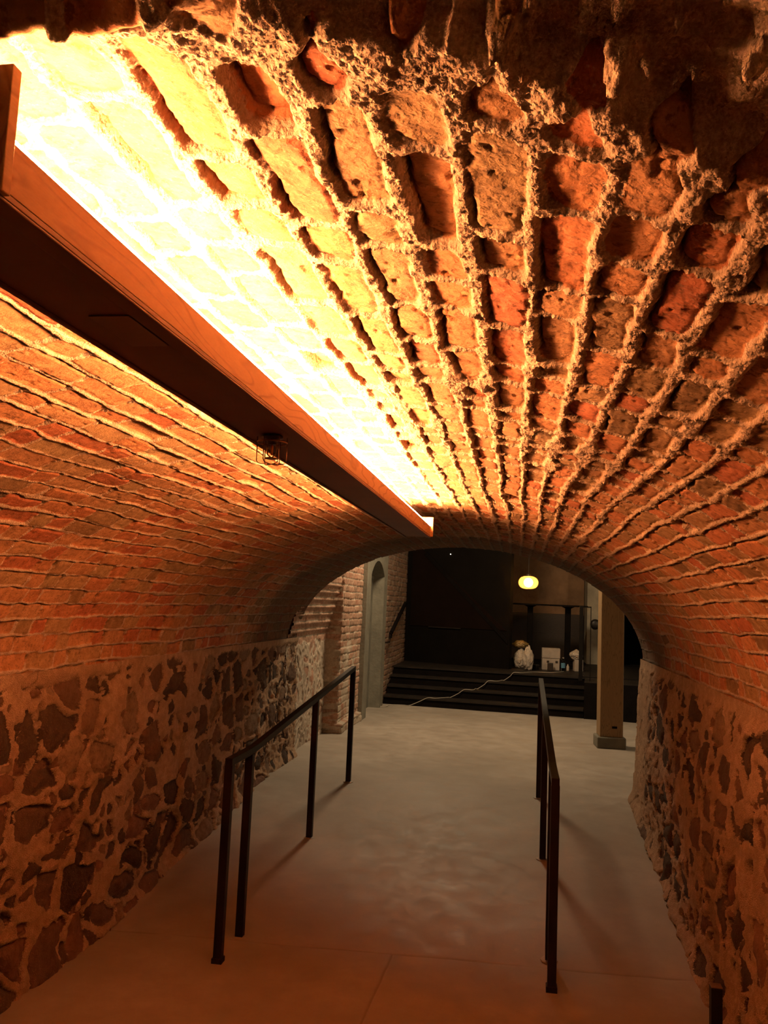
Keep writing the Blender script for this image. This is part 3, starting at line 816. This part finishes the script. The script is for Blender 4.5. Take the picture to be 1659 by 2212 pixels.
bm = bmesh.new(); lathe(bm, [(.045, 0), (.052, .07), (.056, .075), (.050, .075), (.044, .006)], seg=24); o = obj('small_tub', bm, M_darkthing, None, True); o.location = (.265, 12.90, SZ+.001); tag(o, 'small dark tub between the tall white bag and the cartons', 'container')
bm = bmesh.new(); box(bm, -.075, .055, -.08, .08, 0, .18, .01); o = obj('storage_box', bm, M_carton); o.location = (.905, 13.02, SZ+.001); o.rotation_euler[2] = .1; tag(o, 'pale box under a white plastic bag beside the guard rail post', 'box')
bm = bmesh.new(); crumple(bm, (0, 0, 0), .10, .10, .15, 31, .6); o = obj('plastic_bag', bm, M_bag, None, True); o.location = (.865, 13.0, SZ+.178); tag(o, 'white plastic bag draped over the pale box by the guard rail post', 'bag')

# ---------------------------------------------------------------- white cable: along the floor, up the risers, onto the stage
def build_cable():
    r = .005; F = .0
    c, s = math.cos(SK), math.sin(SK)
    def H(u, n, z): return hall(u, n, z)
    pts = [Vector((-1.79, 10.95, LAND+r+.003)), Vector((-1.70, 11.02, LAND+r+.003)), H(.14, -.14, LAND+r+.004), H(.30, -.06, LAND+r+.004)]
    u = [.43, .68, .94, 1.13, 1.27, 1.42, 1.60, 1.74]
    for k in range(4):
        zt = LAND+(k+1)*RIS
        f = k*TRD-.015-r-.002
        pts += [H(u[2*k]-.04, f-.02, zt-RIS+r+.004), H((u[2*k]+u[2*k+1])/2-.03, f-.006, zt-.045), H(u[2*k+1]-.05, f+.004, zt+r+.002), H(u[2*k+1]+.06, f+.03, zt+r+.003)]
        if k < 3: pts += [H(u[2*k+2]-.07, (k+1)*TRD-.07, zt+r+.003)]
    pts += [H(1.95, 1.15, SZ+r+.003), H(2.2, 1.25, SZ+r+.003), H(2.35, 1.6, SZ+r+.003)]
    # catmull-rom
    out = []
    for i in range(len(pts)-1):
        a = pts[max(0, i-1)]; b = pts[i]; d = pts[i+1]; e = pts[min(len(pts)-1, i+2)]
        for j in range(6):
            t = j/6.; out.append(.5*((2*b)+(d-a)*t+(2*a-5*b+4*d-e)*t*t+(3*b-a-3*d+e)*t**3))
    out.append(pts[-1]); bm = bmesh.new(); tube(bm, out, r, 6)
    o = obj('cable', bm, M_cord, None, True); tag(o, 'thin white cable snaking across the floor and up the black steps', 'cable')
build_cable()

# ---------------------------------------------------------------- lights of the hall (lamps above the tunnel mouth, out of view)
def point(name, loc, col, power, r):
    l = bpy.data.lights.new(name, 'POINT'); l.energy = power; l.color = col; l.shadow_soft_size = r
    o = bpy.data.objects.new(name, l); o.location = loc; C.objects.link(o); return o
point('hall_lamp', (-.85, 9.2, 3.85), (1., .72, .43), 370, .32)
point('hall_lamp', (3.6, 9.2, 2.3), (1., .74, .46), 85, .15)
point('pendant_glow', (px_, py_, pz_-.0), (1., .6, .25), 18, .03)

# ---------------------------------------------------------------- world
w = bpy.data.worlds.new('night'); scene.world = w; w.use_nodes = True
w.node_tree.nodes['Background'].inputs[0].default_value = (.9, .45, .2, 1); w.node_tree.nodes['Background'].inputs[1].default_value = .006

# ---------------------------------------------------------------- camera
f, roll = 1790., .043
Yd = Vector(((1122-829.5)/f, -(1313-1106)/f, -1.)).normalized()
cc = -(roll*Yd.x+Yd.y)/Yd.z
U = Vector((roll, 1., cc)).normalized(); X = Yd.cross(U)
# rows: world axes expressed in camera space -> camera matrix
R = Matrix((X, Yd, U))
cam = bpy.data.cameras.new('camera'); co = bpy.data.objects.new('camera', cam); C.objects.link(co)
co.matrix_world = Matrix.Translation((0, 0, EYE)) @ R.to_4x4()
cam.sensor_fit = 'VERTICAL'; cam.sensor_height = 24; cam.lens = f/2212*24; cam.clip_start = .02
scene.camera = co
scene.view_settings.view_transform = 'Standard'; scene.view_settings.look = 'None'
scene.view_settings.exposure = 0; scene.view_settings.gamma = 1
scene.cycles.use_denoising = True; scene.cycles.use_adaptive_sampling = True; scene.cycles.adaptive_threshold = .022
scene.cycles.max_bounces = 6
